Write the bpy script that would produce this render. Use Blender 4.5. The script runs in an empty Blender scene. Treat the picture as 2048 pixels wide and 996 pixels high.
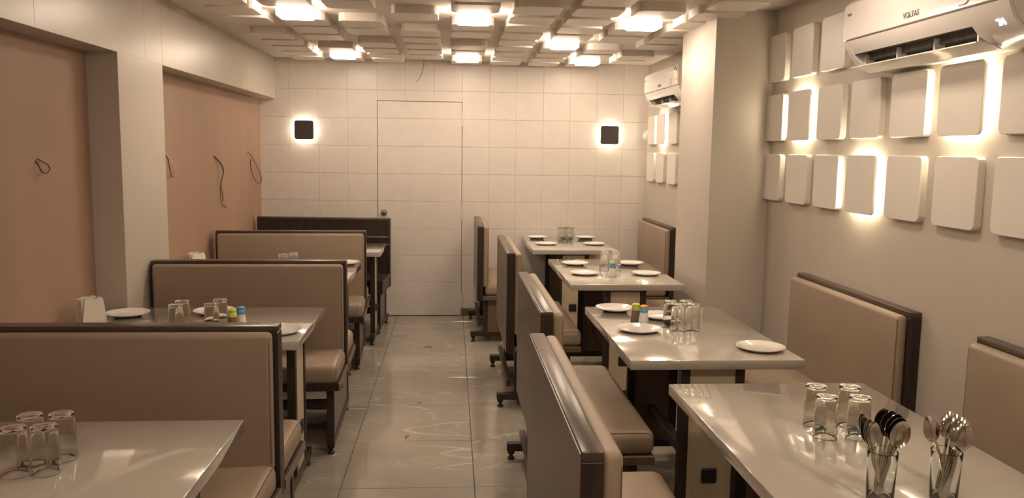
import bpy, bmesh, math, random
from mathutils import Matrix, Vector
random.seed(7)
PI = math.pi
scene = bpy.context.scene
COL = scene.collection

# ------------------------------------------------------------------ camera
CAM_H = 1.511
FPX, PITCH, YAW, ROLL = 1642.4, .118416, .0742095, -.0140016
_fwd = Vector((math.sin(YAW)*math.cos(PITCH), math.cos(YAW)*math.cos(PITCH), -math.sin(PITCH)))
_r0 = Vector((math.cos(YAW), -math.sin(YAW), 0)); _d0 = -_r0.cross(_fwd)
_right = math.cos(ROLL)*_r0 + math.sin(ROLL)*_d0
_down = -math.sin(ROLL)*_r0 + math.cos(ROLL)*_d0
cam_d = bpy.data.cameras.new('camera'); cam = bpy.data.objects.new('camera', cam_d); COL.objects.link(cam)
cam_d.sensor_width = 36; cam_d.lens = FPX/2048*36; cam_d.clip_start = .02; cam_d.clip_end = 60
m = Matrix((_right, -_down, -_fwd)).transposed().to_4x4(); m.translation = (0, 0, CAM_H)
cam.matrix_world = m; scene.camera = cam

def ray(px, py):                     # direction of a photo pixel, scaled to unit depth along the room
    d = _right*(px-1024) + _down*(py-498) + _fwd*FPX
    return d/d.y
def on_x(px, py, X):
    d = ray(px, py); t = X/d.x; return Vector((X, t, CAM_H+d.z*t))
def on_y(px, py, Y):
    d = ray(px, py); return Vector((d.x*Y, Y, CAM_H+d.z*Y))

# ------------------------------------------------------------------ world, exposure
w = bpy.data.worlds.new('world'); scene.world = w; w.use_nodes = True
w.node_tree.nodes['Background'].inputs[0].default_value = (0, 0, 0, 1)
w.node_tree.nodes['Background'].inputs[1].default_value = 0
scene.view_settings.view_transform = 'Standard'; scene.view_settings.look = 'None'
scene.view_settings.gamma = 1; scene.view_settings.use_curve_mapping = False
scene.view_settings.exposure = 0.0
LAMP_COL = (1.0, .80, .615)           # colour of the room's LED lamps
LAMP_PWR = 52.0
HALO_COL = (1.0, .84, .58)
HALO_PWR = 70.0

# ------------------------------------------------------------------ materials
def nt(mat): return mat.node_tree.nodes, mat.node_tree.links
def srgb(r, g, b):
    f = lambda c: (c/255/12.92) if c/255 <= .04045 else ((c/255+.055)/1.055)**2.4
    return (f(r), f(g), f(b))
MATS = {}
def mat(name, col, rough=.5, var=.06, scale=(6, 6, 6), spec=.5, metal=0, coat=0, bump=0, bump_scale=120, detail=4, world=True, **kw):
    M = bpy.data.materials.new(name); M.use_nodes = True; n, l = nt(M); p = n['Principled BSDF']
    geo = n.new('ShaderNodeNewGeometry') if world else n.new('ShaderNodeTexCoord')
    src = geo.outputs['Position'] if world else geo.outputs['Object']
    mp = n.new('ShaderNodeMapping'); mp.inputs['Scale'].default_value = scale; l.new(src, mp.inputs['Vector'])
    tx = n.new('ShaderNodeTexNoise'); tx.inputs['Scale'].default_value = 1; tx.inputs['Detail'].default_value = detail
    l.new(mp.outputs[0], tx.inputs['Vector'])
    rp = n.new('ShaderNodeValToRGB'); rp.color_ramp.elements[0].position = .3; rp.color_ramp.elements[1].position = .7
    rp.color_ramp.elements[0].color = (*[c*(1-var) for c in col], 1); rp.color_ramp.elements[1].color = (*[min(1, c*(1+var)) for c in col], 1)
    l.new(tx.outputs['Fac'], rp.inputs[0]); l.new(rp.outputs[0], p.inputs['Base Color'])
    p.inputs['Roughness'].default_value = rough; p.inputs['Metallic'].default_value = metal
    p.inputs['Specular IOR Level'].default_value = spec; p.inputs['Coat Weight'].default_value = coat
    p.inputs['Coat Roughness'].default_value = kw.get('coat_rough', .05)
    if bump:
        t2 = n.new('ShaderNodeTexNoise'); t2.inputs['Scale'].default_value = bump_scale; t2.inputs['Detail'].default_value = 3
        l.new(src, t2.inputs['Vector'])
        b = n.new('ShaderNodeBump'); b.inputs['Strength'].default_value = bump; b.inputs['Distance'].default_value = .002
        l.new(t2.outputs['Fac'], b.inputs['Height']); l.new(b.outputs[0], p.inputs['Normal'])
    MATS[name] = M; return M
def emit(name, col, strength):
    M = bpy.data.materials.new(name); M.use_nodes = True; n, l = nt(M); n.remove(n['Principled BSDF'])
    e = n.new('ShaderNodeEmission'); e.inputs[0].default_value = (*col, 1); e.inputs[1].default_value = strength
    l.new(e.outputs[0], n['Material Output'].inputs[0]); MATS[name] = M; return M

mat('paint_cream', (.52, .47, .405), .32, .03, (2, 2, 2), bump=.04, bump_scale=60)
mat('paint_taupe', (.50, .45, .385), .55, .03, (2, 2, 2), bump=.04, bump_scale=60)
mat('paint_column', (.50, .45, .39), .38, .03, (2, 2, 2))
mat('plywood_pink', (.35, .228, .160), .6, .05, (3, 3, .7))
mat('ceiling_paint', (.72, .66, .60), .6, .03)
mat('panel_white', (.71, .665, .605), .42, .02)
mat('back_tile', (.655, .605, .555), .33, .025, (9, 9, 9), spec=.4)
mat('grout', (.64, .585, .53), .6)
mat('floor_grout', (.09, .08, .07), .8)
mat('leatherette', (.325, .25, .185), .46, .04, (5, 5, 5), spec=.4, bump=.12, bump_scale=420)
mat('piping', (.15, .11, .085), .5)
mat('dark_wood', (.035, .024, .018), .38, .3, (30, 30, 3), spec=.45)
mat('top_rail_wood', (.075, .05, .036), .28, .2, (8, 8, 8), spec=.5)
mat('brown_laminate', (.145, .105, .076), .33, .12, (45, 45, 2), spec=.5)
mat('cream_laminate', (.60, .51, .375), .4, .08, (60, 60, 1.5))
mat('black_plate', (.02, .016, .013), .4, .2)
mat('rubber', (.015, .013, .012), .6)
mat('plate_white', (.82, .78, .72), .12, .01, coat=.4)
mat('holder_white', (.80, .74, .64), .5, .02)
mat('napkin', (.72, .68, .63), .8, .06, (60, 60, 60))
mat('ac_white', (.78, .74, .70), .16, .01, coat=.3)
mat('ac_dark', (.11, .10, .09), .6, .3, (40, 40, 40))
mat('ink_grey', (.18, .16, .14), .5)
mat('sticker_yellow', (.75, .60, .10), .4)
mat('sticker_cream', (.80, .70, .50), .5)
mat('sconce_black', (.045, .037, .032), .38, .1)
mat('wire_brown', (.06, .035, .022), .5)
mat('wire_white', (.7, .6, .5), .5)
mat('steel', (.62, .58, .52), .12, .03, metal=1)
mat('chrome', (.75, .72, .68), .12, .02, metal=1)
mat('salt', (.80, .77, .72), .6, .05, (80, 80, 80)); mat('pepper', (.20, .13, .075), .7, .4, (400, 400, 400))
mat('cap_green', (.42, .50, .08), .4); mat('cap_lime', (.60, .64, .10), .4)
mat('cap_blue', (.10, .36, .60), .4); mat('cap_orange', (.85, .33, .06), .4)
mat('metal_strip', (.75, .70, .62), .25, metal=.8)
mat('debris', (.03, .025, .02), .7)
emit('lamp_glow', LAMP_COL, LAMP_PWR*1.2); emit('lamp_rim_glow', LAMP_COL, LAMP_PWR*.42); emit('halo_glow', HALO_COL, HALO_PWR); emit('sconce_glow', (1, .86, .66), 40.0)
emit('display_glow', (.75, .85, 1), 3.0)

# glass
M = bpy.data.materials.new('glass'); M.use_nodes = True; n, l = nt(M); p = n['Principled BSDF']
p.inputs['Base Color'].default_value = (.97, .98, .96, 1); p.inputs['Transmission Weight'].default_value = 1
p.inputs['Roughness'].default_value = .0; p.inputs['IOR'].default_value = 1.45; MATS['glass'] = M

# grey laminate table top still in its wrinkled plastic film
M = mat('table_film', (.46, .425, .375), .12, .03, (3, 3, 3), spec=.5, coat=1.0, coat_rough=.03)
n, l = nt(M); p = n['Principled BSDF']; g = n.new('ShaderNodeNewGeometry')
mp = n.new('ShaderNodeMapping'); mp.inputs['Scale'].default_value = (7, 16, 7); l.new(g.outputs['Position'], mp.inputs[0])
t = n.new('ShaderNodeTexNoise'); t.inputs['Scale'].default_value = 1.0; t.inputs['Detail'].default_value = 3; t.inputs['Distortion'].default_value = .6
l.new(mp.outputs[0], t.inputs['Vector'])
b = n.new('ShaderNodeBump'); b.inputs['Strength'].default_value = .05; b.inputs['Distance'].default_value = .003; p.inputs['Coat IOR'].default_value = 1.75
l.new(t.outputs['Fac'], b.inputs['Height']); l.new(b.outputs[0], p.inputs['Coat Normal']); l.new(b.outputs[0], p.inputs['Normal'])

# polished grey marble floor tile
M = mat('marble', (.325, .29, .245), .09, .22, (1.6, 1.6, 1.6), spec=.5, detail=6)
n, l = nt(M); p = n['Principled BSDF']; g = n.new('ShaderNodeNewGeometry'); oi = n.new('ShaderNodeObjectInfo')
ad = n.new('ShaderNodeVectorMath'); ad.operation = 'MULTIPLY_ADD'
cx = n.new('ShaderNodeCombineXYZ'); ml = n.new('ShaderNodeMath'); ml.operation = 'MULTIPLY'; ml.inputs[1].default_value = 37
l.new(oi.outputs['Random'], ml.inputs[0]); l.new(ml.outputs[0], cx.inputs[0]); l.new(ml.outputs[0], cx.inputs[2])
ad.inputs[1].default_value = (.55, 1.7, 1); l.new(g.outputs['Position'], ad.inputs[0]); l.new(cx.outputs[0], ad.inputs[2])
base_ramp = p.inputs['Base Color'].links[0].from_socket
vein = None
for sc, wd, st in ((1.0, .008, .8), (2.6, .008, .5), (1.7, .006, .7)):
    t = n.new('ShaderNodeTexNoise'); t.inputs['Scale'].default_value = sc; t.inputs['Detail'].default_value = 2.0; t.inputs['Distortion'].default_value = .1
    l.new(ad.outputs[0], t.inputs['Vector'])
    s = n.new('ShaderNodeMath'); s.operation = 'SUBTRACT'; s.inputs[1].default_value = .5; l.new(t.outputs['Fac'], s.inputs[0])
    a = n.new('ShaderNodeMath'); a.operation = 'ABSOLUTE'; l.new(s.outputs[0], a.inputs[0])
    mr = n.new('ShaderNodeMapRange'); mr.inputs['From Min'].default_value = 0; mr.inputs['From Max'].default_value = wd
    mr.inputs['To Min'].default_value = st; mr.inputs['To Max'].default_value = 0; l.new(a.outputs[0], mr.inputs['Value'])
    # veins break up along their length
    t2 = n.new('ShaderNodeTexNoise'); t2.inputs['Scale'].default_value = 1.7; l.new(ad.outputs[0], t2.inputs['Vector'])
    mr2 = n.new('ShaderNodeMapRange'); mr2.inputs['From Min'].default_value = .42; mr2.inputs['From Max'].default_value = .6; l.new(t2.outputs['Fac'], mr2.inputs['Value'])
    mm = n.new('ShaderNodeMath'); mm.operation = 'MULTIPLY'; l.new(mr.outputs[0], mm.inputs[0]); l.new(mr2.outputs[0], mm.inputs[1])
    mx = n.new('ShaderNodeMixRGB'); mx.inputs[2].default_value = (.62, .57, .50, 1); l.new(mm.outputs[0], mx.inputs[0]); l.new(base_ramp, mx.inputs[1])
    base_ramp = mx.outputs[0]
l.new(base_ramp, p.inputs['Base Color'])

# ------------------------------------------------------------------ mesh helpers
def box(bm, x0, x1, y0, y1, z0, z1, bev=0, seg=2):
    r = bmesh.ops.create_cube(bm, size=1, matrix=Matrix.Translation(((x0+x1)/2, (y0+y1)/2, (z0+z1)/2)) @ Matrix.Diagonal((abs(x1-x0), abs(y1-y0), abs(z1-z0), 1)))
    if bev:
        es = set(e for v in r['verts'] for e in v.link_edges)
        bmesh.ops.bevel(bm, geom=list(es), offset=bev, segments=seg, affect='EDGES', profile=.5)
    return bm
def bx(*a, **k): return box(bmesh.new(), *a, **k)
def tube(bm, pts, r, sides=6, closed=False, radii=None):
    pts = [Vector(p) for p in pts]; n_ = len(pts); rings = []
    prev = None
    for i, p_ in enumerate(pts):
        a = pts[(i-1) % n_] if (closed or i > 0) else p_
        c = pts[(i+1) % n_] if (closed or i < n_-1) else p_
        d = (c-a).normalized()
        if prev is None: u = d.orthogonal().normalized()
        else:
            u = (prev - d*prev.dot(d)); u = u.normalized() if u.length > 1e-6 else d.orthogonal().normalized()
        prev = u; v = d.cross(u); rr = radii[i] if radii else r
        rings.append([bm.verts.new(p_ + rr*(u*math.cos(2*PI*k/sides)+v*math.sin(2*PI*k/sides))) for k in range(sides)])
    for i in range(n_ if closed else n_-1):
        A, B = rings[i], rings[(i+1) % n_]
        for k in range(sides): bm.faces.new((A[k], A[(k+1) % sides], B[(k+1) % sides], B[k]))
    if not closed:
        bm.faces.new(rings[0][::-1]); bm.faces.new(rings[-1])
    return bm
def lathe(bm, prof, seg=28, closed=False):
    rings = []
    for r_, z_ in prof:
        if r_ < 1e-6: rings.append([bm.verts.new((0, 0, z_))])
        else: rings.append([bm.verts.new((r_*math.cos(2*PI*k/seg), r_*math.sin(2*PI*k/seg), z_)) for k in range(seg)])
    N = len(rings)
    for i in range(N if closed else N-1):
        A, B = rings[i], rings[(i+1) % N]
        for k in range(seg):
            k2 = (k+1) % seg
            if len(A) == 1 and len(B) == 1: continue
            if len(A) == 1: bm.faces.new((A[0], B[k2], B[k]))
            elif len(B) == 1: bm.faces.new((A[k], A[k2], B[0]))
            else: bm.faces.new((A[k], A[k2], B[k2], B[k]))
    bmesh.ops.recalc_face_normals(bm, faces=bm.faces)
    return bm
def outline(w, h, r, seg=3):
    o = []
    for cx_, cy_, a0 in ((w/2-r, h/2-r, 0), (-w/2+r, h/2-r, PI/2), (-w/2+r, -h/2+r, PI), (w/2-r, -h/2+r, 1.5*PI)):
        for k in range(seg+1):
            a = a0+PI/2*k/seg; o.append((cx_+r*math.cos(a), cy_+r*math.sin(a)))
    return o
def slab(bm, ol, z0, z1, bev=0):        # extrude an outline; the z1 side may be bevelled
    zs = [(z0, 0), (z1-bev, 0), (z1, bev)] if bev else [(z0, 0), (z1, 0)]
    rings = []
    for z_, ins in zs:
        ring = []
        for i, (x, y) in enumerate(ol):
            if ins:
                s = 1-ins/max(.001, math.hypot(x, y)); ring.append(bm.verts.new((x*s, y*s, z_)))
            else: ring.append(bm.verts.new((x, y, z_)))
        rings.append(ring)
    N = len(ol)
    for A, B in zip(rings, rings[1:]):
        for k in range(N): bm.faces.new((A[k], A[(k+1) % N], B[(k+1) % N], B[k]))
    bm.faces.new(rings[0][::-1]); bm.faces.new(rings[-1])
    bmesh.ops.recalc_face_normals(bm, faces=bm.faces)
    return bm
def xform(bm, M_): bmesh.ops.transform(bm, matrix=M_, verts=bm.verts); return bm
def mesh(name, bm, m_, smooth=False):
    me = bpy.data.meshes.new(name); bm.normal_update(); bm.to_mesh(me); bm.free()
    me.materials.append(MATS[m_])
    if smooth:
        me.shade_smooth() if hasattr(me, 'shade_smooth') else None
        if smooth != 'full':
            me.set_sharp_from_angle(angle=math.radians(45))
    return me
def inst(name, me, parent=None, loc=None, rot=None):
    o = bpy.data.objects.new(name, me); COL.objects.link(o)
    if parent: o.parent = parent
    if loc is not None: o.location = loc
    if rot is not None: o.rotation_euler = rot
    return o
def obj(name, bm, m_, parent=None, smooth=False, loc=None, rot=None):
    return inst(name, mesh(name, bm, m_, smooth), parent, loc, rot)
def tag(o, label, cat, group=None, kind=None):
    o['label'] = label; o['category'] = cat
    if group: o['group'] = group
    if kind: o['kind'] = kind
    return o
def thing(name, label, cat, loc=(0, 0, 0), rz=0, group=None):
    o = bpy.data.objects.new(name, None); COL.objects.link(o); o.empty_display_size = .05
    o.location = loc; o.rotation_euler = (0, 0, rz); return tag(o, label, cat, group)
def copy_tree(o, parent=None):
    c = o.copy(); COL.objects.link(c); c.parent = parent
    for ch in list(o.children): copy_tree(ch, c)
    return c
def text_mesh(name, s, size, m_, extrude=.0004):
    cu = bpy.data.curves.new(name, 'FONT'); cu.body = s; cu.size = size; cu.extrude = extrude; cu.align_x = 'LEFT'
    cu.resolution_u = 3; cu.offset = .0006 if size < .03 else 0
    t_ = bpy.data.objects.new(name, cu); COL.objects.link(t_)
    dg = bpy.context.evaluated_depsgraph_get(); me = bpy.data.meshes.new_from_object(t_.evaluated_get(dg))
    bpy.data.objects.remove(t_); me.name = name; me.materials.clear(); me.materials.append(MATS[m_]); return me

# ------------------------------------------------------------------ room shell
XL, XP, XR = -1.691, -1.549, 1.775       # recessed left wall, pilaster/soffit face, right wall
YB, YF, ZC = 7.453, -1.0, 2.30           # back wall, wall behind the camera, ceiling
ZS = 1.943                               # underside of the left soffit

floor = tag(obj('floor', bx(XL-.1, XR+.1, YF-.1, YB+.1, -.06, -.004), 'floor_grout'), 'polished grey marble tile floor with thin white veins', 'floor', kind='structure')
xs = [XL-.09] + [.11+.6*k for k in range(-2, 3)] + [XR+.09]
ys = [YF-.09] + [3.567+.605*k for k in range(-7, 7)] + [YB+.09]
for i in range(len(xs)-1):
    for j in range(len(ys)-1):
        g_ = .0016
        W_, H_ = xs[i+1]-xs[i]-2*g_, ys[j+1]-ys[j]-2*g_
        obj('floor_tile', bx(-W_/2, W_/2, -H_/2, H_/2, -.004, 0, bev=.0012, seg=1), 'marble', floor, loc=((xs[i]+xs[i+1])/2, (ys[j]+ys[j+1])/2, 0))

ceiling = tag(obj('ceiling', bx(XL-.1, XR+.1, YF-.1, YB+.1, ZC, ZC+.08), 'ceiling_paint'), 'cream ceiling set with a grid of square rounded panels', 'ceiling', kind='structure')
# grid of ceiling panels: 9 columns, rows counted from the back wall
CW, CP = .258, .3292
colx = [-1.325+CP*i for i in range(9)]
def row_far(i, j): return 7.19+.015*i-.3335*j if i < 8 else 7.31-.3335*j
missing = {(0, 5), (1, 3), (2, 7), (2, 4), (3, 8), (3, 6), (3, 0), (4, 4), (5, 9), (7, 9), (7, 4), (8, 3), (8, 0), (1, 10), (4, 11), (6, 12), (2, 11), (0, 12), (8, 10)}
lights = {(1, 7): 0, (4, 7): 0, (7, 7): 0, (1, 1): 1, (4, 1): 1, (7, 1): 1, (6, 4): 2, (4, 13): 3, (7, 13): 3, (1, 19): 4, (4, 19): 4, (7, 19): 4}
pan = mesh('ceiling_panel', xform(slab(bmesh.new(), outline(CW, CW, .04), 0, .047, .002), Matrix.Rotation(PI, 4, 'X')), 'panel_white')
lamp_house = mesh('lamp_housing', xform(slab(bmesh.new(), outline(.19, .19, .028), 0, .012), Matrix.Rotation(PI, 4, 'X')), 'panel_white')
lamp_rim = mesh('lamp_rim', xform(slab(bmesh.new(), outline(.188, .188, .028), .012, .060), Matrix.Rotation(PI, 4, 'X')), 'lamp_rim_glow')
lamp_diff = mesh('lamp_diffuser', xform(slab(bmesh.new(), outline(.188, .188, .028), .060, .071, .006), Matrix.Rotation(PI, 4, 'X')), 'lamp_glow')
lamp_lab = ['glowing ceiling light in the lamp row level with the column', 'glowing ceiling light in the lamp row along the back wall',
            'glowing square ceiling light alone between two rows of lamps', 'ceiling light in the lamp row over the spoon-glass table', 'ceiling light in the lamp row next to the front wall']
for i in range(9):
    for j in range(0, 24):
        cx_, cy_ = colx[i]+CW/2, row_far(i, j)-CW/2
        if i == 8 and 4.45 < cy_ < 5.35 and False: continue
        if (i, j) in lights:
            k = lights[(i, j)]
            t_ = thing('ceiling_light_offscreen' if k > 2 else 'ceiling_light', lamp_lab[k] if k == 2 else lamp_lab[k]+', '+{1: 'on the plywood wall side', 4: 'over the aisle', 7: 'on the column side'}[i], 'light', (cx_, cy_, ZC), 0, 'square ceiling lamps, row %s' % 'middle back single near front'.split()[k])
            inst('housing', lamp_house, t_); inst('rim', lamp_rim, t_); inst('diffuser', lamp_diff, t_)
        elif (i, j) not in missing and cy_ > YF+.2:
            inst('ceiling_panel', pan, ceiling, (cx_, cy_, ZC))

# back wall: square wall tiles round a flush door
DX0, DX1, DZ = -.664, .093, 1.938
wbm = bx(XL-.1, DX0, YB+.006, YB+.1, -.05, ZC+.05); box(wbm, DX1, XR+.1, YB+.006, YB+.1, -.05, ZC+.05)
box(wbm, DX0, DX1, YB+.006, YB+.1, DZ+.004, ZC+.05); box(wbm, DX0, DX1, YB+.08, YB+.1, -.05, DZ+.004)
wall_back = tag(obj('wall_back', wbm, 'grout'), 'pale tiled wall at the end of the room', 'wall', kind='structure')
DX0, DX1, DZ = -.664, .093, 1.938
rows = [.07+.2455*k for k in range(0, 10)] ; rows[-1] = ZC
cl = [XL] + [-.664-.256*k for k in range(3, -1, -1)]
cr = [.093+.2425*k for k in range(0, 7)] + [XR]
cm = [-.664+.2523*k for k in range(4)]
def tile_wall(cols, zz, parent, name, m_, y0, y1, gap=.0009):
    for a, b_ in zip(cols, cols[1:]):
        for c, d in zip(zz, zz[1:]):
            W_, H_ = b_-a-gap, d-c-2*gap
            obj(name, bx(-W_/2, W_/2, -(y1-y0), 0, -H_/2, H_/2, bev=.0010, seg=1), m_, parent, loc=((a+b_)/2, y1, (c+d)/2))
tile_wall(cl, rows, wall_back, 'wall_tile', 'back_tile', YB, YB+.007)
tile_wall(cl, [0, .07], wall_back, 'wall_tile', 'back_tile', YB, YB+.007)
tile_wall(cr, rows, wall_back, 'wall_tile', 'back_tile', YB, YB+.007)
tile_wall(cm, [DZ+.004, 2.034, ZC], wall_back, 'wall_tile', 'back_tile', YB, YB+.007)
bb = tag(obj('baseboard_back', bx(DX1+.004, XR, YB-.008, YB+.007, 0, .066, bev=.002), 'brown_laminate'), 'dark tile skirting along the foot of the back wall', 'baseboard', kind='structure')

door = tag(obj('door_1', bx(DX0+.0045, DX1-.0045, YB+.001, YB+.036, .006, DZ), 'back_tile'), 'flush door clad in the same pale tiles as the wall', 'door', kind='structure')
tile_wall([DX0+.004, DX1-.004], [.006] + [z_ for z_ in rows[1:] if z_ < DZ-.05] + [DZ], door, 'door_tile', 'back_tile', YB-.004, YB+.002, .0008)
for z_ in (1.79, .955, .14):
    obj('hinge', lathe(bmesh.new(), [(0, -.065), (.007, -.065), (.007, .065), (0, .065)], 10), 'panel_white', door, loc=(DX1+.001, YB-.007, z_), smooth=True)
k_ = obj('lock', xform(lathe(bmesh.new(), [(0, 0), (.031, 0), (.031, .006), (.026, .012), (.016, .012), (.014, .03), (.018, .034), (.016, .042), (0, .043)], 24), Matrix.Rotation(PI/2, 4, 'X')), 'chrome', door, loc=(-.607, YB-.004, .947), smooth=True)
obj('keyhole', bx(-.002, .002, -.0445, -.0425, -.012, .008), 'black_plate', k_)

# left wall: recessed plywood bays, one pilaster, soffit above
wl = tag(obj('wall_left', bx(XL-.1, XL, YF-.1, YB+.1, -.05, ZC+.05), 'plywood_pink'), 'left wall with unpainted pinkish plywood bays under a cream soffit', 'wall', kind='structure')
obj('pilaster', bx(XL-.02, XP, 4.008, 4.608, 0, ZC, bev=.0015, seg=1), 'paint_cream', wl)
sof_b = [YF, 1.02, 2.14, 3.25, 4.36, 4.61, 5.32, 6.45, YB]
for a, b_ in zip(sof_b, sof_b[1:]):
    obj('soffit_board', bx(XL-.02, XP+.0005, a+.0006, b_-.0006, ZS, ZC, bev=.001, seg=1), 'paint_cream', wl)

wr = tag(obj('wall_right', bx(XR, XR+.1, YF-.1, YB+.1, -.05, ZC+.05), 'paint_taupe'), 'taupe right wall with rows of raised rounded square panels', 'wall', kind='structure')
tag(obj('wall_column', bx(1.441, XR+.02, 4.515, 5.175, 0, ZC, bev=.003), 'paint_column'), 'square taupe column standing against the right wall', 'column', kind='structure')
tag(obj('wall_front', bx(XL-.1, XR+.1, YF-.1, YF, -.05, ZC+.05), 'paint_cream'), 'plain wall closing the near end of the room', 'wall', kind='structure')

# raised square panels on the right wall; some are back-lit lamps
TS = .25
Mx = Matrix.Rotation(-PI/2, 4, 'Y') @ Matrix.Rotation(PI/2, 4, 'Z')      # outline plane -> wall plane, thickness -> -X
wp = mesh('wall_panel', xform(slab(bmesh.new(), outline(TS, TS, .022), 0, .027, .003), Mx), 'panel_white')
lamp_face = mesh('lamp_face', xform(slab(bmesh.new(), outline(TS, TS, .022), .021, .031, .002), Mx), 'panel_white')
lamp_strip = mesh('led_strip', xform(slab(bmesh.new(), outline(TS-.045, TS-.045, .02), 0, .0205), Mx), 'halo_glow')
ZR = [1.39, 1.711, 2.03]
near_far = [2.545+.333*k for k in range(-6, 7)]
far_far = [7.315, 6.985, 6.615, 6.275, 5.935]
lit = {(1, 2.878): 'backlit square wall lamp under the air conditioner with the lit number display',
       (0, 3.544): 'backlit square wall lamp in the lowest row of wall panels',
       (1, 4.21): 'backlit square wall lamp in the middle row, next to the column',
       (1, 6.985): 'backlit square wall lamp between the column and the back wall'}
for fy in near_far+far_far:
    for r_ in range(3):
        if r_ == 2 and (fy > 5 or 2.3 < fy < 3.3) : continue
        cy_ = fy-TS/2
        key = [k for k in lit if k[0] == r_ and abs(k[1]-fy) < .01]
        if key:
            t_ = thing('wall_lamp', lit[key[0]], 'lamp', (XR, cy_, ZR[r_]))
            inst('lamp_face', lamp_face, t_); inst('led_strip', lamp_strip, t_)
        else: inst('wall_panel', wp, wr, (XR, cy_, ZR[r_]))
inst('wall_panel', wp, wr, (XR, 3.211-TS/2, ZR[2]))

# ------------------------------------------------------------------ booth benches
BH = .928
def trestle(parent, x, side, ys_, outer, foot0, foot1, ztop, plate=True, inner='brown_laminate'):
    ya, yb = ys_
    T = bpy.data.objects.new('trestle', None)
    for yy in (ya, yb): obj('post', bx(x-.018, x+.018, yy-.018, yy+.018, .06, ztop), 'dark_wood', parent)
    pz0 = .085
    obj('side_panel', bx(x+side*.002, x+side*.013, ya+.018, yb-.018, pz0, ztop), outer, parent)
    obj('side_panel', bx(x-side*.011, x+side*.0015, ya+.018, yb-.018, pz0, ztop), inner, parent)
    bpy.data.objects.remove(T)
    if plate:
        yc = (ya+yb)/2; bmp = bmesh.new(); box(bmp, x+side*.012, x+side*.024, yc-.031, yc+.031, .236, .298, bev=.006, seg=1)
        obj('cover_plate', bmp, 'black_plate', parent)
    fr = obj('foot_rail', bx(x-.02, x+.02, foot0, foot1, .045, .085, bev=.003, seg=1), 'dark_wood', parent)
    for yy in (foot0+.022, foot1-.022):
        obj('foot', lathe(bmesh.new(), [(0, 0), (.017, 0), (.019, .008), (.012, .014), (.009, .018), (.009, .03), (.017, .03), (.017, .046), (0, .046)], 12), 'rubber', fr, loc=(x, yy, 0), smooth=True)

def cushion(bm, x0, x1, y0, y1, z0, z1, bev):
    box(bm, x0, x1, y0, y1, z0, z1, bev=bev, seg=4)
    return bm
def loop_rect(bm, pts, r): return tube(bm, pts, r, 6, closed=True)

def bench(label, L, loc, rz, double=False, bare=False, aisle_sheet=False, t=.046, sd=.40, group=None, clip=None):
    T = thing('booth_bench', label, 'bench', loc, rz, group)
    h = L/2; z0 = .335
    sides = (1, -1) if double else (1,)
    # core panel and dark edge frame (local y = 0 is the middle of the back)
    obj('back_panel', bx(-h+.012, h-.012, -t/2+.005, t/2-.005, z0+.01, BH-.012), 'dark_wood' if bare else 'brown_laminate', T)
    obj('top_rail', bx(-h, h, -t/2, t/2, BH-.022, BH, bev=.004, seg=2), 'top_rail_wood', T, smooth=True)
    for s in (1, -1): obj('end_rail', bx(s*(h-.018), s*h, -t/2, t/2, z0, BH-.022, bev=.002, seg=1), 'dark_wood', T)
    obj('bottom_rail', bx(-h+.018, h-.018, -t/2, t/2, z0, z0+.03), 'dark_wood', T)
    if aisle_sheet: obj('back_sheet', bx(-h+.001, h-.001, -t/2-.003, -t/2, z0+.002, BH-.004), 'brown_laminate', T)
    for s in sides:
        f = s*t/2
        if bare:
            obj('seat_board', bx(-h, h, min(f, f+s*sd), max(f, f+s*sd), .42, .45, bev=.002, seg=1), 'dark_wood', T)
            for zz in (.765, .70): obj('metal_strip', bx(-h+.01, h-.008, min(f, f+s*.003), max(f, f+s*.003), zz, zz+.006), 'metal_strip', T)
        else:
            e = .004 if aisle_sheet else .014
            c = obj('back_cushion', cushion(bmesh.new(), -h+e, h-e, min(f-s*.004, f+s*.042), max(f-s*.004, f+s*.042), .44, BH-(.004 if aisle_sheet else .016), .019), 'leatherette', T, smooth='full')
            for q in (1, -1):
                xx = q*(h-e-.007)
                obj('piping', tube(bmesh.new(), [(xx, f+s*.004, BH-.03), (xx, f+s*.030, BH-.024), (xx, f+s*.037, BH-.036), (xx, f+s*.0385, .47)], .0022, 5), 'piping', c, smooth=True)
            c = obj('seat_cushion', cushion(bmesh.new(), -h+.006, h-.006, min(f+s*.012, f+s*sd), max(f+s*.012, f+s*sd), .368, .468, .034), 'leatherette', T, smooth='full')
            for q in (1, -1):
                xx = q*(h-.0165)
                obj('piping', tube(bmesh.new(), [(xx, f+s*.05, .4585), (xx, f+s*(sd-.034), .4585), (xx, f+s*(sd-.017), .4505), (xx, f+s*(sd-.0105), .436), (xx, f+s*(sd-.0105), .40)], .002, 5), 'piping', c, smooth=True)
        obj('seat_frame', bx(-h+.004, h-.004, min(f, f+s*(sd-.006)), max(f, f+s*(sd-.006)), .338, .376 if not bare else .42, bev=.002, seg=1), 'dark_wood', T)
        if not bare:
            for q in (1, -1): obj('seat_trim', bx(q*(h-.004), q*(h+.004), min(f, f+s*(sd-.004)), max(f, f+s*(sd-.004)), .340, .374, bev=.002, seg=1), 'brown_laminate', T)
    yb = (t/2+sd-.08); ya = -yb if double else .045
    for q in (1, -1):
        xx = q*(h-.05)
        trestle(T, xx, q, (ya, yb), 'brown_laminate' if double else 'brown_laminate', (-t/2-sd+.05) if double else -t/2-.05, t/2+sd-.05, .338, plate=double)
    fr = [(yb, .235, .275)] + ([(ya, .235, .275)] if double else []) + [(0.0, .12, .155)]
    for yy, a, b_ in fr: obj('cross_rail', bx(-h+.068, h-.068, yy-.014, yy+.014, a, b_), 'dark_wood', T)
    return T

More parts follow.
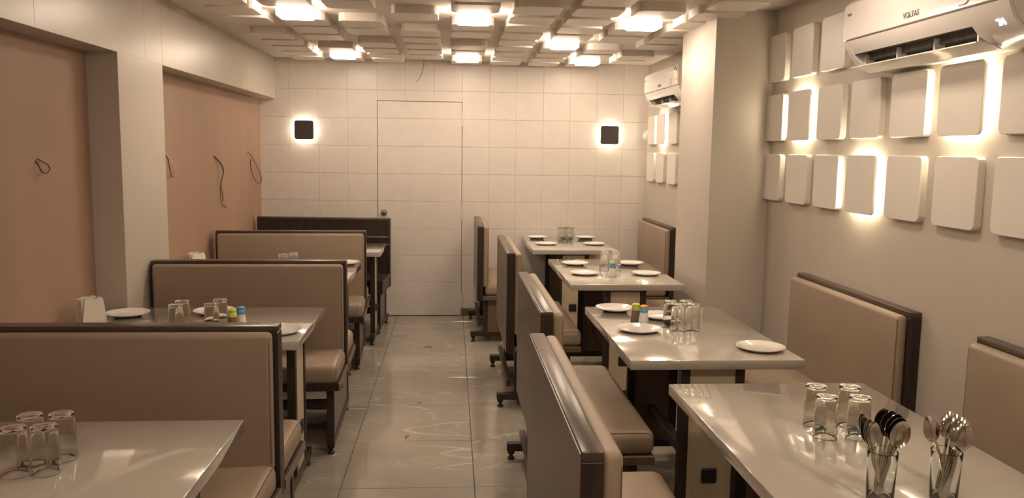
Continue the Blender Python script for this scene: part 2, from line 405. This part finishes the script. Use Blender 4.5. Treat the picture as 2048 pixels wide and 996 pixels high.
PR = -PI/2
tk = .046
def aisle_bench(label, x0, y0, y1): return bench(label, y1-y0, (x0+tk/2+.003, (y0+y1)/2, 0), PR, aisle_sheet=True)
def wall_bench(label, y0, y1): return bench(label, y1-y0, (XR-tk/2-.001, (y0+y1)/2, 0), PI/2)
aisle_bench('single brown booth bench backing the aisle, beside the table with the spoon glasses', .253, 1.535, 2.597)
aisle_bench('single brown booth bench backing the aisle, beside the table with the orange-topped shaker', .325, 2.94, 3.95)
aisle_bench('single brown booth bench backing the aisle, at the four-plate table beside the column', .320, 4.69, 5.705)
aisle_bench('single brown booth bench backing the aisle, closest to the tiled back wall', .202, 6.38, 7.36)
wall_bench('brown padded booth bench on the right wall, at the table with the spoon glasses', 1.50, 2.535)
wall_bench('brown padded booth bench on the right wall, between two tables before the column', 2.928, 3.955)
wall_bench('short brown booth bench tucked behind the square column', 5.19, 5.76)
wall_bench('brown padded booth bench on the right wall, in the corner by the back wall', 6.335, 7.34)

def left_bench(label, xl, xr, yl, yr, bare=False, t=.066):
    L = math.hypot(xr-xl, yr-yl); a = math.atan2(yr-yl, xr-xl)
    return bench(label, L, ((xl+xr)/2, (yl+yr)/2+t/2, 0), PI+a, double=not bare, bare=bare, t=t, sd=.39)
left_bench('double-sided brown booth bench facing the table that holds only four tumblers', -1.655, -.570, 2.705, 2.705)
left_bench('double-sided brown booth bench whose end meets the cream pilaster', -1.540, -.552, 4.30, 4.325)
left_bench('double-sided brown booth bench on the left, next to the unpadded dark bench', -1.655, -.613, 5.87, 5.925)
left_bench('dark wooden bench without padding, with thin metal strips, in front of the tiled door', -1.655, -.523, 7.13, 7.045, bare=True)

# ------------------------------------------------------------------ tables
TH = .742
def table(label, L, W, loc, rz, inset=.075):
    T = thing('dining_table', label, 'table', loc, rz, None)
    tp = obj('table_top', bx(-L/2, L/2, -W/2, W/2, TH-.037, TH, bev=.003, seg=2), 'table_film', T, smooth=True)
    obj('under_frame', bx(-L/2+.06, L/2-.06, -.13, .13, TH-.052, TH-.037), 'dark_wood', T)
    for q in (1, -1):
        trestle(T, q*(L/2-inset), q, (-.107, .107), 'cream_laminate', -min(.245, W/2-.09), min(.245, W/2-.09), TH-.04, inner='brown_laminate')
    obj('stretcher', bx(-L/2+inset+.012, L/2-inset-.012, -.02, .02, .215, .262, bev=.003, seg=1), 'dark_wood', T)
    return T
def rtable(label, x0, x1, y0, y1): return table(label, y1-y0, x1-x0, ((x0+x1)/2, (y0+y1)/2, 0), PR)
def ltable(label, x0, x1, y0, y1): return table(label, x1-x0, y1-y0, ((x0+x1)/2, (y0+y1)/2, 0), 0)
rtable('film-wrapped grey dining table holding two glasses of spoons', .731, 1.405, 1.57, 2.642)
rtable('film-wrapped grey dining table with an orange-topped shaker', .670, 1.339, 2.95, 4.018)
rtable('film-wrapped grey dining table with four plates, beside the column', .697, 1.375, 4.707, 5.845)
rtable('film-wrapped grey dining table against the tiled back wall', .640, 1.312, 6.40, 7.42)
ltable('film-wrapped grey dining table with only four tumblers, left of the aisle', -1.655, -.586, 1.60, 2.312)
ltable('film-wrapped grey dining table with napkins and shakers, before the cream pilaster', -1.682, -.612, 3.278, 3.998)
ltable('film-wrapped grey dining table with napkins, beyond the cream pilaster', -1.682, -.612, 4.875, 5.596)
ltable('empty film-wrapped grey dining table facing the unpadded dark bench', -1.682, -.536, 6.20, 6.79)

# ------------------------------------------------------------------ crockery
plate_me = mesh('plate', lathe(bmesh.new(), [(0, .004), (.055, .004), (.066, .006), (.078, .011), (.093, .0155), (.0955, .0165), (.096, .0145), (.093, .0125), (.078, .006), (.066, .001), (.055, 0), (0, 0)], 48), 'plate_white', 'full')
def plates(pts, label, group, s=1):
    for i, (x, y) in enumerate(pts):
        o = inst('dinner_plate', plate_me, None, (x, y, TH)); o.scale = (s, s, s); tag(o, label if isinstance(label, str) else label[i], 'plate', group)
def corners(what, where): return ['%s at the %s corner %s the tiled door, on the %s' % (what, a, b_, where) for a in ('aisle-side', 'wall-side') for b_ in ('nearer', 'farther from')]
plates([(.805, 3.935), (.815, 3.459), (.985, 3.745), (1.228, 3.117)], ['white plate at the table corner past the green-capped pepper shaker', 'white plate nearest the orange-topped salt shaker', 'white plate partly hidden by tumblers and the orange-topped shaker', 'white plate alone at a wall-side table corner, beyond the tumblers and shakers'], 'plates on the orange-topped shaker table')
plates([(.851, 5.568), (.841, 5.106), (1.238, 5.584), (1.237, 5.10)], corners('white plate', 'column-side table'), 'plates on the column table', .98)
plates([(.764, 7.29), (.788, 6.768), (1.205, 7.30), (1.195, 6.78)], corners('white plate', 'back-wall table'), 'plates on the back table', .98)
plates([(-1.475, 3.811)], 'white dinner plate beside the napkin holder, near the cream pilaster', 'plates by the pilaster')
plates([(-1.10, 3.862)], 'white dinner plate behind the tumblers and the green shaker', 'plates by the pilaster')
plates([(-.722, 3.440)], 'white dinner plate at the aisle end of the napkin and shaker table', 'plates by the pilaster')
plates([(-.712, 5.555)], 'white dinner plate on the table beyond the pilaster, at the aisle end', 'plates by the pilaster')

GH = .118
inv = [(0.0, GH), (.025, GH), (.0283, GH-.002), (.029, GH-.006), (.0318, .02), (.0330, .0015), (.0326, 0), (.0320, .0015), (.0307, .02), (.0280, GH-.013), (.0255, GH-.0095), (0, GH-.009)]
tumbler_me = mesh('tumbler', lathe(bmesh.new(), inv, 40), 'glass', 'full')
tumbler_up = mesh('tumbler_upright', lathe(bmesh.new(), [(r_, GH-z_) for r_, z_ in inv], 40), 'glass', 'full')
def tumblers(pts, label, group, me=tumbler_me):
    for i, (x, y) in enumerate(pts): tag(inst('tumbler', me, None, (x, y, TH), (0, 0, random.random()*6)), label if isinstance(label, str) else label[i], 'glass', group)
def four(where, order): return ['upturned %s tumbler of the pair %s the door, on the %s' % ('aisle-side' if c in 'ab' else 'wall-side', 'nearer' if c in 'ac' else 'farther from', where) for c in order]
tumblers([(1.046, 2.222), (1.030, 2.120), (1.141, 2.212), (1.119, 2.110)], four('spoon-glass table', 'abcd'), 'tumblers by the spoon glasses')
tumblers([(.976, 3.548), (.990, 3.470), (1.047, 3.552), (1.057, 3.474)], four('orange-topped shaker table', 'abcd'), 'tumblers by the orange-topped shaker')
tumblers([(1.022, 5.395), (1.004, 5.281), (1.092, 5.41), (1.082, 5.300)], four('column-side table', 'abcd'), 'tumblers on the column table')
tumblers([(.944, 7.005), (1.012, 7.01), (.968, 7.075), (1.036, 7.08)], ['%s tumbler of the pair %s the tiled wall, on the back-wall table' % (a, b_) for b_ in ('farther from', 'nearer') for a in ('aisle-side', 'wall-side')], 'tumblers on the back table', tumbler_up)
tumblers([(-1.017, 1.928), (-.951, 1.937), (-.952, 2.027), (-1.022, 2.018)], four('otherwise bare table', 'dbac'), 'tumblers on the bare left table')
tumblers([(-1.145, 3.463), (-1.146, 3.550), (-1.006, 3.486), (-.997, 3.583)], four('table before the pilaster', 'dcba'), 'tumblers before the pilaster')
tumblers([(-1.042, 5.14), (-.990, 5.21)], ['upturned tumbler nearer the pilaster, on the table beyond it', 'upturned tumbler in front of the blue-capped shaker, on the table beyond the pilaster'], 'tumblers beyond the pilaster')

def shaker(label, x, y, cap, top, fill):
    T = thing('shaker', label, 'shaker', (x, y, TH), random.random(), None)
    obj('bottle', lathe(bmesh.new(), [(0, 0), (.022, 0), (.0235, .002), (.0225, .02), (.0165, .058), (.0160, .062), (0, .062)], 24), fill, T, smooth=True)
    c = obj('cap', lathe(bmesh.new(), [(0, .058), (.0185, .058), (.0192, .061), (.0188, .072), (.0150, .079), (0, .079)], 24), cap, T, smooth=True)
    obj('cap_top', lathe(bmesh.new(), [(0, .077), (.0150, .077), (.0178, .081), (.0175, .0855), (.0125, .0895), (0, .0905)], 24), top, c, smooth=True)
shaker('pepper shaker with a green cap, beside the orange-topped shaker', .840, 3.632, 'cap_green', 'cap_lime', 'pepper')
shaker('salt shaker with a blue cap and an orange top', .866, 3.588, 'cap_blue', 'cap_orange', 'salt')
shaker('salt shaker with an all-blue cap on the four-plate table', 1.003, 5.005, 'cap_blue', 'cap_blue', 'salt')
shaker('shaker with a lime top standing right behind an all-blue one, on the four-plate table', 1.016, 5.085, 'cap_green', 'cap_lime', 'salt')
shaker('pepper shaker with a lime cap on the table before the pilaster', -.922, 3.490, 'cap_lime', 'cap_green', 'pepper')
shaker('salt shaker with an all-blue cap on the table before the pilaster', -.902, 3.552, 'cap_blue', 'cap_blue', 'salt')
shaker('salt shaker with a blue cap on the table beyond the pilaster', -.992, 5.30, 'cap_blue', 'cap_blue', 'salt')

# napkin holders: two heart-topped boards on a base, folded napkins between
def heart(Wd, Hh):
    o = [(-Wd/2-.012, 0)]
    for k in range(9):
        a = PI*(1-k/8); o.append((-Wd/4+.002+(Wd/4+.002)*math.cos(a)*1.0, Hh-.020+.020*math.sin(a)))
    o[1] = (-Wd/2+.0, Hh-.020)
    for k in range(1, 9):
        a = PI*(1-k/8); o.append((Wd/4+(Wd/4)*math.cos(a), Hh-.020+.020*math.sin(a)))
    o.append((Wd/2+.012, 0)); return o
def napkin_holder(label, nlabel, group, x, y, rz):
    T = thing('napkin_holder', label, 'napkin holder', (x, y, TH), rz)
    for yy in (-.028, .024):
        bm = bmesh.new(); slab(bm, heart(.085, .106), -.002, .002); xform(bm, Matrix.Translation((0, yy+.002, 0)) @ Matrix.Rotation(PI/2, 4, 'X'))
        obj('board', bm, 'holder_white', T)
    obj('base', bx(-.054, .054, -.026, .026, 0, .006), 'holder_white', T)
    R_ = Matrix.Rotation(rz, 3, 'Z')
    for k in range(5):
        bm = bmesh.new(); lean = .10+.03*k
        pts = [(-.050, 0), (-.004, 0), (-.004, .080), (-.010, .088), (-.040, .094), (-.050, .090)]
        yk = -.0135+k*.0065
        rings = []
        for dy, top in ((-.0022, .004), (.0022, .0)):
            rings.append([bm.verts.new((px_-lean*pz*.35, yk+dy+.004*(pz/.1)**2*(k-2)*.35, .0065+pz+(top if pz > .05 else 0))) for px_, pz in pts])
        N = len(pts)
        for i in range(N): bm.faces.new((rings[0][i], rings[0][(i+1) % N], rings[1][(i+1) % N], rings[1][i]))
        bm.faces.new(rings[0][::-1]); bm.faces.new(rings[1]); bmesh.ops.recalc_face_normals(bm, faces=bm.faces)
        tag(obj('paper_napkin', bm, 'napkin', None, loc=(x, y, TH), rot=(0, 0, rz)), nlabel, 'napkin', group)
napkin_holder('white heart-topped napkin holder beside a plate, before the pilaster', 'folded white paper napkin in the holder before the pilaster', 'napkins before the pilaster', -1.588, 3.70, math.radians(52))
napkin_holder('white heart-topped napkin holder on the table beyond the pilaster', 'folded white paper napkin in the holder beyond the pilaster', 'napkins beyond the pilaster', -1.612, 5.30, math.radians(45))

# spoons standing in upright glasses
def spoon_mesh():
    bm = bmesh.new(); NU, NV = 10, 12; a, b_, dpt = .0205, .031, .009
    gridv = []
    for i in range(NU+1):
        rr = i/NU; ring = []
        for k in range(NV*2):
            th = 2*PI*k/(NV*2)
            xx = a*rr*math.cos(th)*(1-.12*math.sin(th)); zz = b_*rr*math.sin(th)
            ring.append(bm.verts.new((xx, dpt*(1-rr*rr), .150+zz)))
        gridv.append(ring)
    for i in range(1, NU):
        for k in range(NV*2):
            k2 = (k+1) % (NV*2); bm.faces.new((gridv[i][k], gridv[i][k2], gridv[i+1][k2], gridv[i+1][k]))
    bm.faces.new(gridv[1]);
    for v in gridv[0]: bm.verts.remove(v)
    bmesh.ops.recalc_face_normals(bm, faces=bm.faces)
    geom = bmesh.ops.solidify(bm, geom=bm.faces[:], thickness=.0011)
    # handle
    hp = [(.123, .0005, .0042), (.112, .004, .0034), (.09, .0045, .0032), (.05, .003, .0045), (.012, .001, .0068), (.003, 0, .0062), (0, 0, .004)]
    prev = None
    for z_, y_, w_ in hp:
        q = [bm.verts.new((sx*w_, y_+sy*.0009, z_)) for sx, sy in ((-1, -1), (1, -1), (1, 1), (-1, 1))]
        if prev:
            for k in range(4): bm.faces.new((prev[k], prev[(k+1) % 4], q[(k+1) % 4], q[k]))
        else: bm.faces.new(q)
        prev = q
    bm.faces.new(prev[::-1]); bmesh.ops.recalc_face_normals(bm, faces=bm.faces)
    return bm
spoon_me = mesh('spoon', spoon_mesh(), 'steel', True)
def spoon_glass(label, slabel, group, x, y, spoons, flip):
    g_ = inst('tumbler', tumbler_up, None, (x, y, TH)); tag(g_, label, 'glass')
    for bx_, by_, tx, ty, spin, dz in spoons:
        # stands on the glass floor at (bx_, by_), leaning towards (tx, ty) at the rim
        base = Vector((bx_, by_, .016+dz)); top = Vector((tx, ty, .118)); d = (top-base).normalized()
        q = Vector((0, 0, 1)).rotation_difference(d)
        R_ = q.to_matrix().to_4x4() @ Matrix.Rotation(spin+(PI if flip else 0), 4, 'Z')
        o = inst('spoon', spoon_me); o.matrix_world = Matrix.Translation(Vector((x, y, TH))+base) @ R_
        tag(o, slabel, 'spoon', group)
fan1 = [(.006, -.002, -.020, -.010, .35, 0), (.008, .003, -.022, -.002, .45, .003), (.009, .007, -.024, .006, .55, .007), (.010, .010, -.021, .015, .6, .010),
        (-.010, -.006, .018, -.012, -.4, .000), (-.009, -.001, .017, -.004, -.45, .004), (-.008, .004, .015, .004, -.5, .008), (-.006, .008, .011, .012, -.5, .010), (-.003, .010, .005, .018, -.3, .011)]
spoon_glass('upright glass of steel spoons showing their dark hollow bowls', 'steel spoon with its hollow side showing, standing in a glass', 'spoons in the glass of hollow-side spoons', .962, 1.700, fan1, False)
fan2 = [(.010, 0, -.021, .004, .15, .008), (-.012, .006, .006, .018, -.3, .006), (-.011, .002, .014, .012, -.35, .004), (-.012, -.003, .019, .006, -.4, .002),
        (-.010, -.007, .020, -.002, -.45, -.004), (-.009, -.010, .018, -.012, -.5, -.010), (-.005, -.010, .012, -.018, -.4, -.012)]
spoon_glass('upright glass of steel spoons turned with shiny rounded backs outward', 'shiny steel spoon with its rounded back showing, standing in a glass', 'spoons in the glass of rounded-back spoons', 1.108, 1.695, fan2, True)

# ------------------------------------------------------------------ air conditioners
def air_con(label, y_far, L, z0, big):
    T = thing('air_conditioner', label, 'air conditioner', (XR, y_far, z0), PR)
    # local: x along the wall (viewer's left to right), -y out of the wall, z up
    full = [(0, -.012), (.088, -.012), (.150, .022), (.176, .052), (.192, .084), (.1975, .1035), (.184, .104), (.184, .108), (.198, .1082), (.2, .15), (.197, .235), (.186, .258), (.165, .266), (0, .268)]
    notch = [(0, -.012), (.088, -.012), (.078, .040), (.120, .062), (.172, .052), (.192, .084), (.1975, .1035), (.184, .104), (.184, .108), (.198, .1082), (.2, .15), (.197, .235), (.186, .258), (.165, .266), (0, .268)]
    def extr(bm, prof, xa, xb):
        A = [bm.verts.new((xa, -d, z_)) for d, z_ in prof]; B = [bm.verts.new((xb, -d, z_)) for d, z_ in prof]; N = len(prof)
        for k in range(N): bm.faces.new((A[k], A[(k+1) % N], B[(k+1) % N], B[k]))
        bm.faces.new(A[::-1]); bm.faces.new(B)
    bm = bmesh.new()
    def inset(prof, s): 
        return [(d*s if d > 0 else d, .13+(z_-.13)*s) for d, z_ in prof]
    NX = L*.80
    extr(bm, inset(full, .95), 0, .008); extr(bm, full, .008, .045); extr(bm, notch, .045, NX); extr(bm, full, NX, L-.008); extr(bm, inset(full, .95), L-.008, L)
    bmesh.ops.recalc_face_normals(bm, faces=bm.faces)
    body = obj('body', bm, 'ac_white', T, smooth=True)
    obj('air_outlet', bx(.047, NX-.002, -.118, -.082, .030, .0575), 'ac_dark', body)
    bmo = bmesh.new()
    for d0, d1, za, zb in ((.079, .12, .0385, .061), (.12, .171, .061, .0515)):
        vs = [bmo.verts.new(c) for c in ((.047, -d0, za-.0015), (NX-.002, -d0, za-.0015), (NX-.002, -d1, zb-.0015), (.047, -d1, zb-.0015))]; bmo.faces.new(vs)
    vs = [bmo.verts.new(c) for c in ((.047, -.0875, -.010), (NX-.002, -.0875, -.010), (NX-.002, -.0795, .040), (.047, -.0795, .040))]; bmo.faces.new(vs)
    obj('outlet_lining', bmo, 'ac_dark', body)
    for k in range(4):
        xx = .06+(NX-.09)*k/3
        v_ = bmesh.new(); box(v_, xx-.0035, xx+.0035, -.135, -.095, -.002, .052, bev=.002, seg=1); xform(v_, Matrix.Identity(4)); obj('vane', v_, 'ac_white', body)
    fp = bmesh.new()
    prof = [(.1985, .108), (.2035, .110), (.2055, .15), (.2025, .236), (.198, .246), (.19, .2465)]
    A = [fp.verts.new((.006, -d, z_)) for d, z_ in prof]; B = [fp.verts.new((L-.006, -d, z_)) for d, z_ in prof]
    for k in range(len(prof)-1): fp.faces.new((A[k], A[k+1], B[k+1], B[k]))
    fp.faces.new(A[::-1]); fp.faces.new(B); bmesh.ops.recalc_face_normals(fp, faces=fp.faces)
    panel = obj('front_panel', fp, 'ac_white', T, smooth=True)
    lv = bmesh.new(); pr = [(.090, -.012), (.120, .000), (.150, .006), (.172, .006), (.172, .010), (.148, .011), (.118, .005), (.088, -.007)]
    extr(lv, pr, .02, NX+.02); bmesh.ops.recalc_face_normals(lv, faces=lv.faces); xform(lv, Matrix.Translation((0, 0, -.006)))
    obj('louver', lv, 'ac_white', T, smooth=True)
    # markings: text lies in local xz, facing -y
    R_ = Matrix.Rotation(PI/2, 4, 'X')
    def put(nm, me, x, d, z_, par, tilt=0):
        o = inst(nm, me, par); o.matrix_local = Matrix.Translation((x, -d, z_)) @ Matrix.Rotation(PI/2+tilt, 4, 'X'); return o
    put('brand_lettering', text_mesh('brand_lettering', 'VOLTAS', .027, 'ink_grey'), .452, .2062, .127, panel, -.03)
    put('maker_lettering', text_mesh('maker_lettering', 'TATA', .013, 'ink_grey'), .035, .2048, .20, panel, .03)
    bml = bmesh.new(); tube(bml, [(.024*math.cos(a), .024*math.sin(a), 0) for a in [PI*.0-PI/2+PI*k/10 for k in range(11)]], .0014, 5)
    tube(bml, [(-.03, .012, 0), (.014, .012, 0)], .0014, 5); tube(bml, [(-.03, -.006, 0), (-.004, -.006, 0)], .0014, 5); tube(bml, [(-.03, -.024, 0), (0, -.024, 0)], .0014, 5)
    put('logo', mesh('logo', bml, 'ink_grey'), L*.80, .2062, .142, panel, 0)
    if big:
        put('sticker', mesh('sticker', slab(bmesh.new(), outline(.05, .05, .02), 0, .0006), 'sticker_yellow'), L*.885, .2058, .158, panel, .02)
        put('temperature_display', text_mesh('temperature_display', '24', .034, 'display_glow'), L*.915, .1655, .036, body, .75)
    else:
        s_ = put('energy_label', mesh('energy_label', slab(bmesh.new(), outline(.075, .125, .004), 0, .0006), 'sticker_cream'), L*.93, .2056, .18, panel, .03)
        bma = bmesh.new(); tube(bma, [(.022*math.cos(a), .03+.026*math.sin(a), .001) for a in [PI*k/8-.2 for k in range(9)]], .005, 4)
        obj('energy_dial', bma, 'top_rail_wood', s_)
    return T
air_con('white wall air conditioner with a lit number display', 3.290, 1.0, 1.862, True)
air_con('white wall air conditioner between the column and the back wall', 6.745, 1.02, 1.885, False)

# ------------------------------------------------------------------ sconces on the back wall
def sconce(label, x, z_, s):
    T = thing('wall_sconce', label, 'lamp', (x, YB, z_))
    R_ = Matrix.Rotation(PI/2, 4, 'X')
    obj('glow_box', xform(slab(bmesh.new(), outline(s-.03, s-.03, .02), 0, .0275), R_), 'sconce_glow', T)
    obj('cover', xform(slab(bmesh.new(), outline(s, s, .02, 4), .028, .040, .003), R_), 'sconce_black', T)
sconce('black square backlit sconce between the soffit and the door', -1.300, 1.673, .166)
sconce('black square backlit sconce by the far air conditioner', 1.424, 1.668, .166)

d_ = thing('wall_dome', 'small white domed fitting on the right wall, in the far corner', 'fitting', (XR, 7.385, 1.665))
obj('dome', xform(lathe(bmesh.new(), [(0, .05), (.02, .048), (.04, .036), (.052, .018), (.056, .006), (.056, 0), (0, 0)], 24), Matrix.Rotation(-PI/2, 4, 'Y')), 'panel_white', d_, smooth=True)
obj('rim', xform(lathe(bmesh.new(), [(0, 0), (.062, 0), (.062, .008), (.056, .01), (0, .01)], 24), Matrix.Rotation(-PI/2, 4, 'Y')), 'panel_white', d_, smooth=True)

# ------------------------------------------------------------------ loose wires
def smooth_pts(p, n_=6):
    o = []
    for i in range(len(p)-1):
        a, b_, c, d = p[max(i-1, 0)], p[i], p[i+1], p[min(i+2, len(p)-1)]
        for k in range(n_):
            t_ = k/n_
            o.append(.5*((2*b_)+(c-a)*t_+(2*a-5*b_+4*c-d)*t_*t_+(3*b_-a-3*c+d)*t_**3))
    o.append(p[-1]); return o
def wire(label, strands, X=None):
    T = None
    for k, (pts, m_, r_) in enumerate(strands):
        P = [on_x(px, py, XL+.004+.022*math.sin(PI*i/(len(pts)-1))) for i, (px, py) in enumerate(pts)]
        P[0].x = XL-.004
        if T is None: T = thing('loose_wire', label, 'wire', P[0].copy())
        base = Vector(T.location)
        obj('strand', tube(bmesh.new(), [q-base for q in smooth_pts(P)], r_, 6), m_, T, smooth=True)
wire('short loop of brown wire on the plywood before the pilaster',
     [([(73, 320), (77, 331), (83, 342), (90, 346.5), (97, 343), (99.5, 337), (96, 330), (88, 325), (76, 318)], 'wire_brown', .0028)])
wire('brown and white wire loop on the plywood, touching the pilaster edge',
     [([(331, 306), (336, 318), (339, 335), (342, 350), (347, 353)], 'wire_brown', .003), ([(331, 306), (342, 320), (350, 334), (354, 349), (347, 353)], 'wire_white', .0024)])
wire('long dangling twin wire on the plywood between two wire loops',
     [([(427, 310), (436, 319), (445, 332), (447, 346), (443, 361), (442, 372), (445, 390), (446.5, 402)], 'wire_brown', .003), ([(427, 310), (434, 320), (443, 332), (446, 346), (442, 362), (440.5, 380), (442, 400), (446, 410), (452, 414)], 'wire_brown', .0026)])
wire('wide loop of brown wire on the plywood, by the back wall corner',
     [([(495, 308), (497, 306), (502, 311), (508, 322), (514, 333), (520, 347), (523, 358), (522, 364), (517, 366.5), (510, 360), (504, 345), (501, 330), (502, 319)], 'wire_brown', .003)])
P = [on_y(px, py, YB-.05) for px, py in ((848, 112), (848, 122), (847, 135), (843, 148), (838, 158), (833, 164))]
P[0].z = ZC+.002
T = thing('ceiling_wire', 'thin bare wire hanging from the ceiling above the door', 'wire', P[0].copy())
obj('strand', tube(bmesh.new(), [q-P[0] for q in smooth_pts(P)], .0022, 6), 'wire_brown', T, smooth=True)

# ------------------------------------------------------------------ bits on the floor
def scrap(label, px, py, dx, dy, ln):
    d = ray(px, py); t_ = -CAM_H/d.z; x, y = d.x*t_, t_
    pts = [Vector((x+ln*(k/6-.5)*dx-.25*ln*math.sin(PI*k/6)*dy, y+ln*(k/6-.5)*dy+.25*ln*math.sin(PI*k/6)*dx, .0018)) for k in range(7)]
    tag(obj('floor_scrap', tube(bmesh.new(), pts, .0018, 5), 'debris'), label, 'scrap')
scrap('thin dark curled scrap on the floor tiles in front of the door', 857, 695, 1, -.1, .05)
scrap('small dark scrap on the aisle floor beside a tile joint', 839, 806, 1, .1, .02)
scrap('thin dark arc-shaped scrap lying in the middle of the aisle', 815, 875, .3, 1, .04)
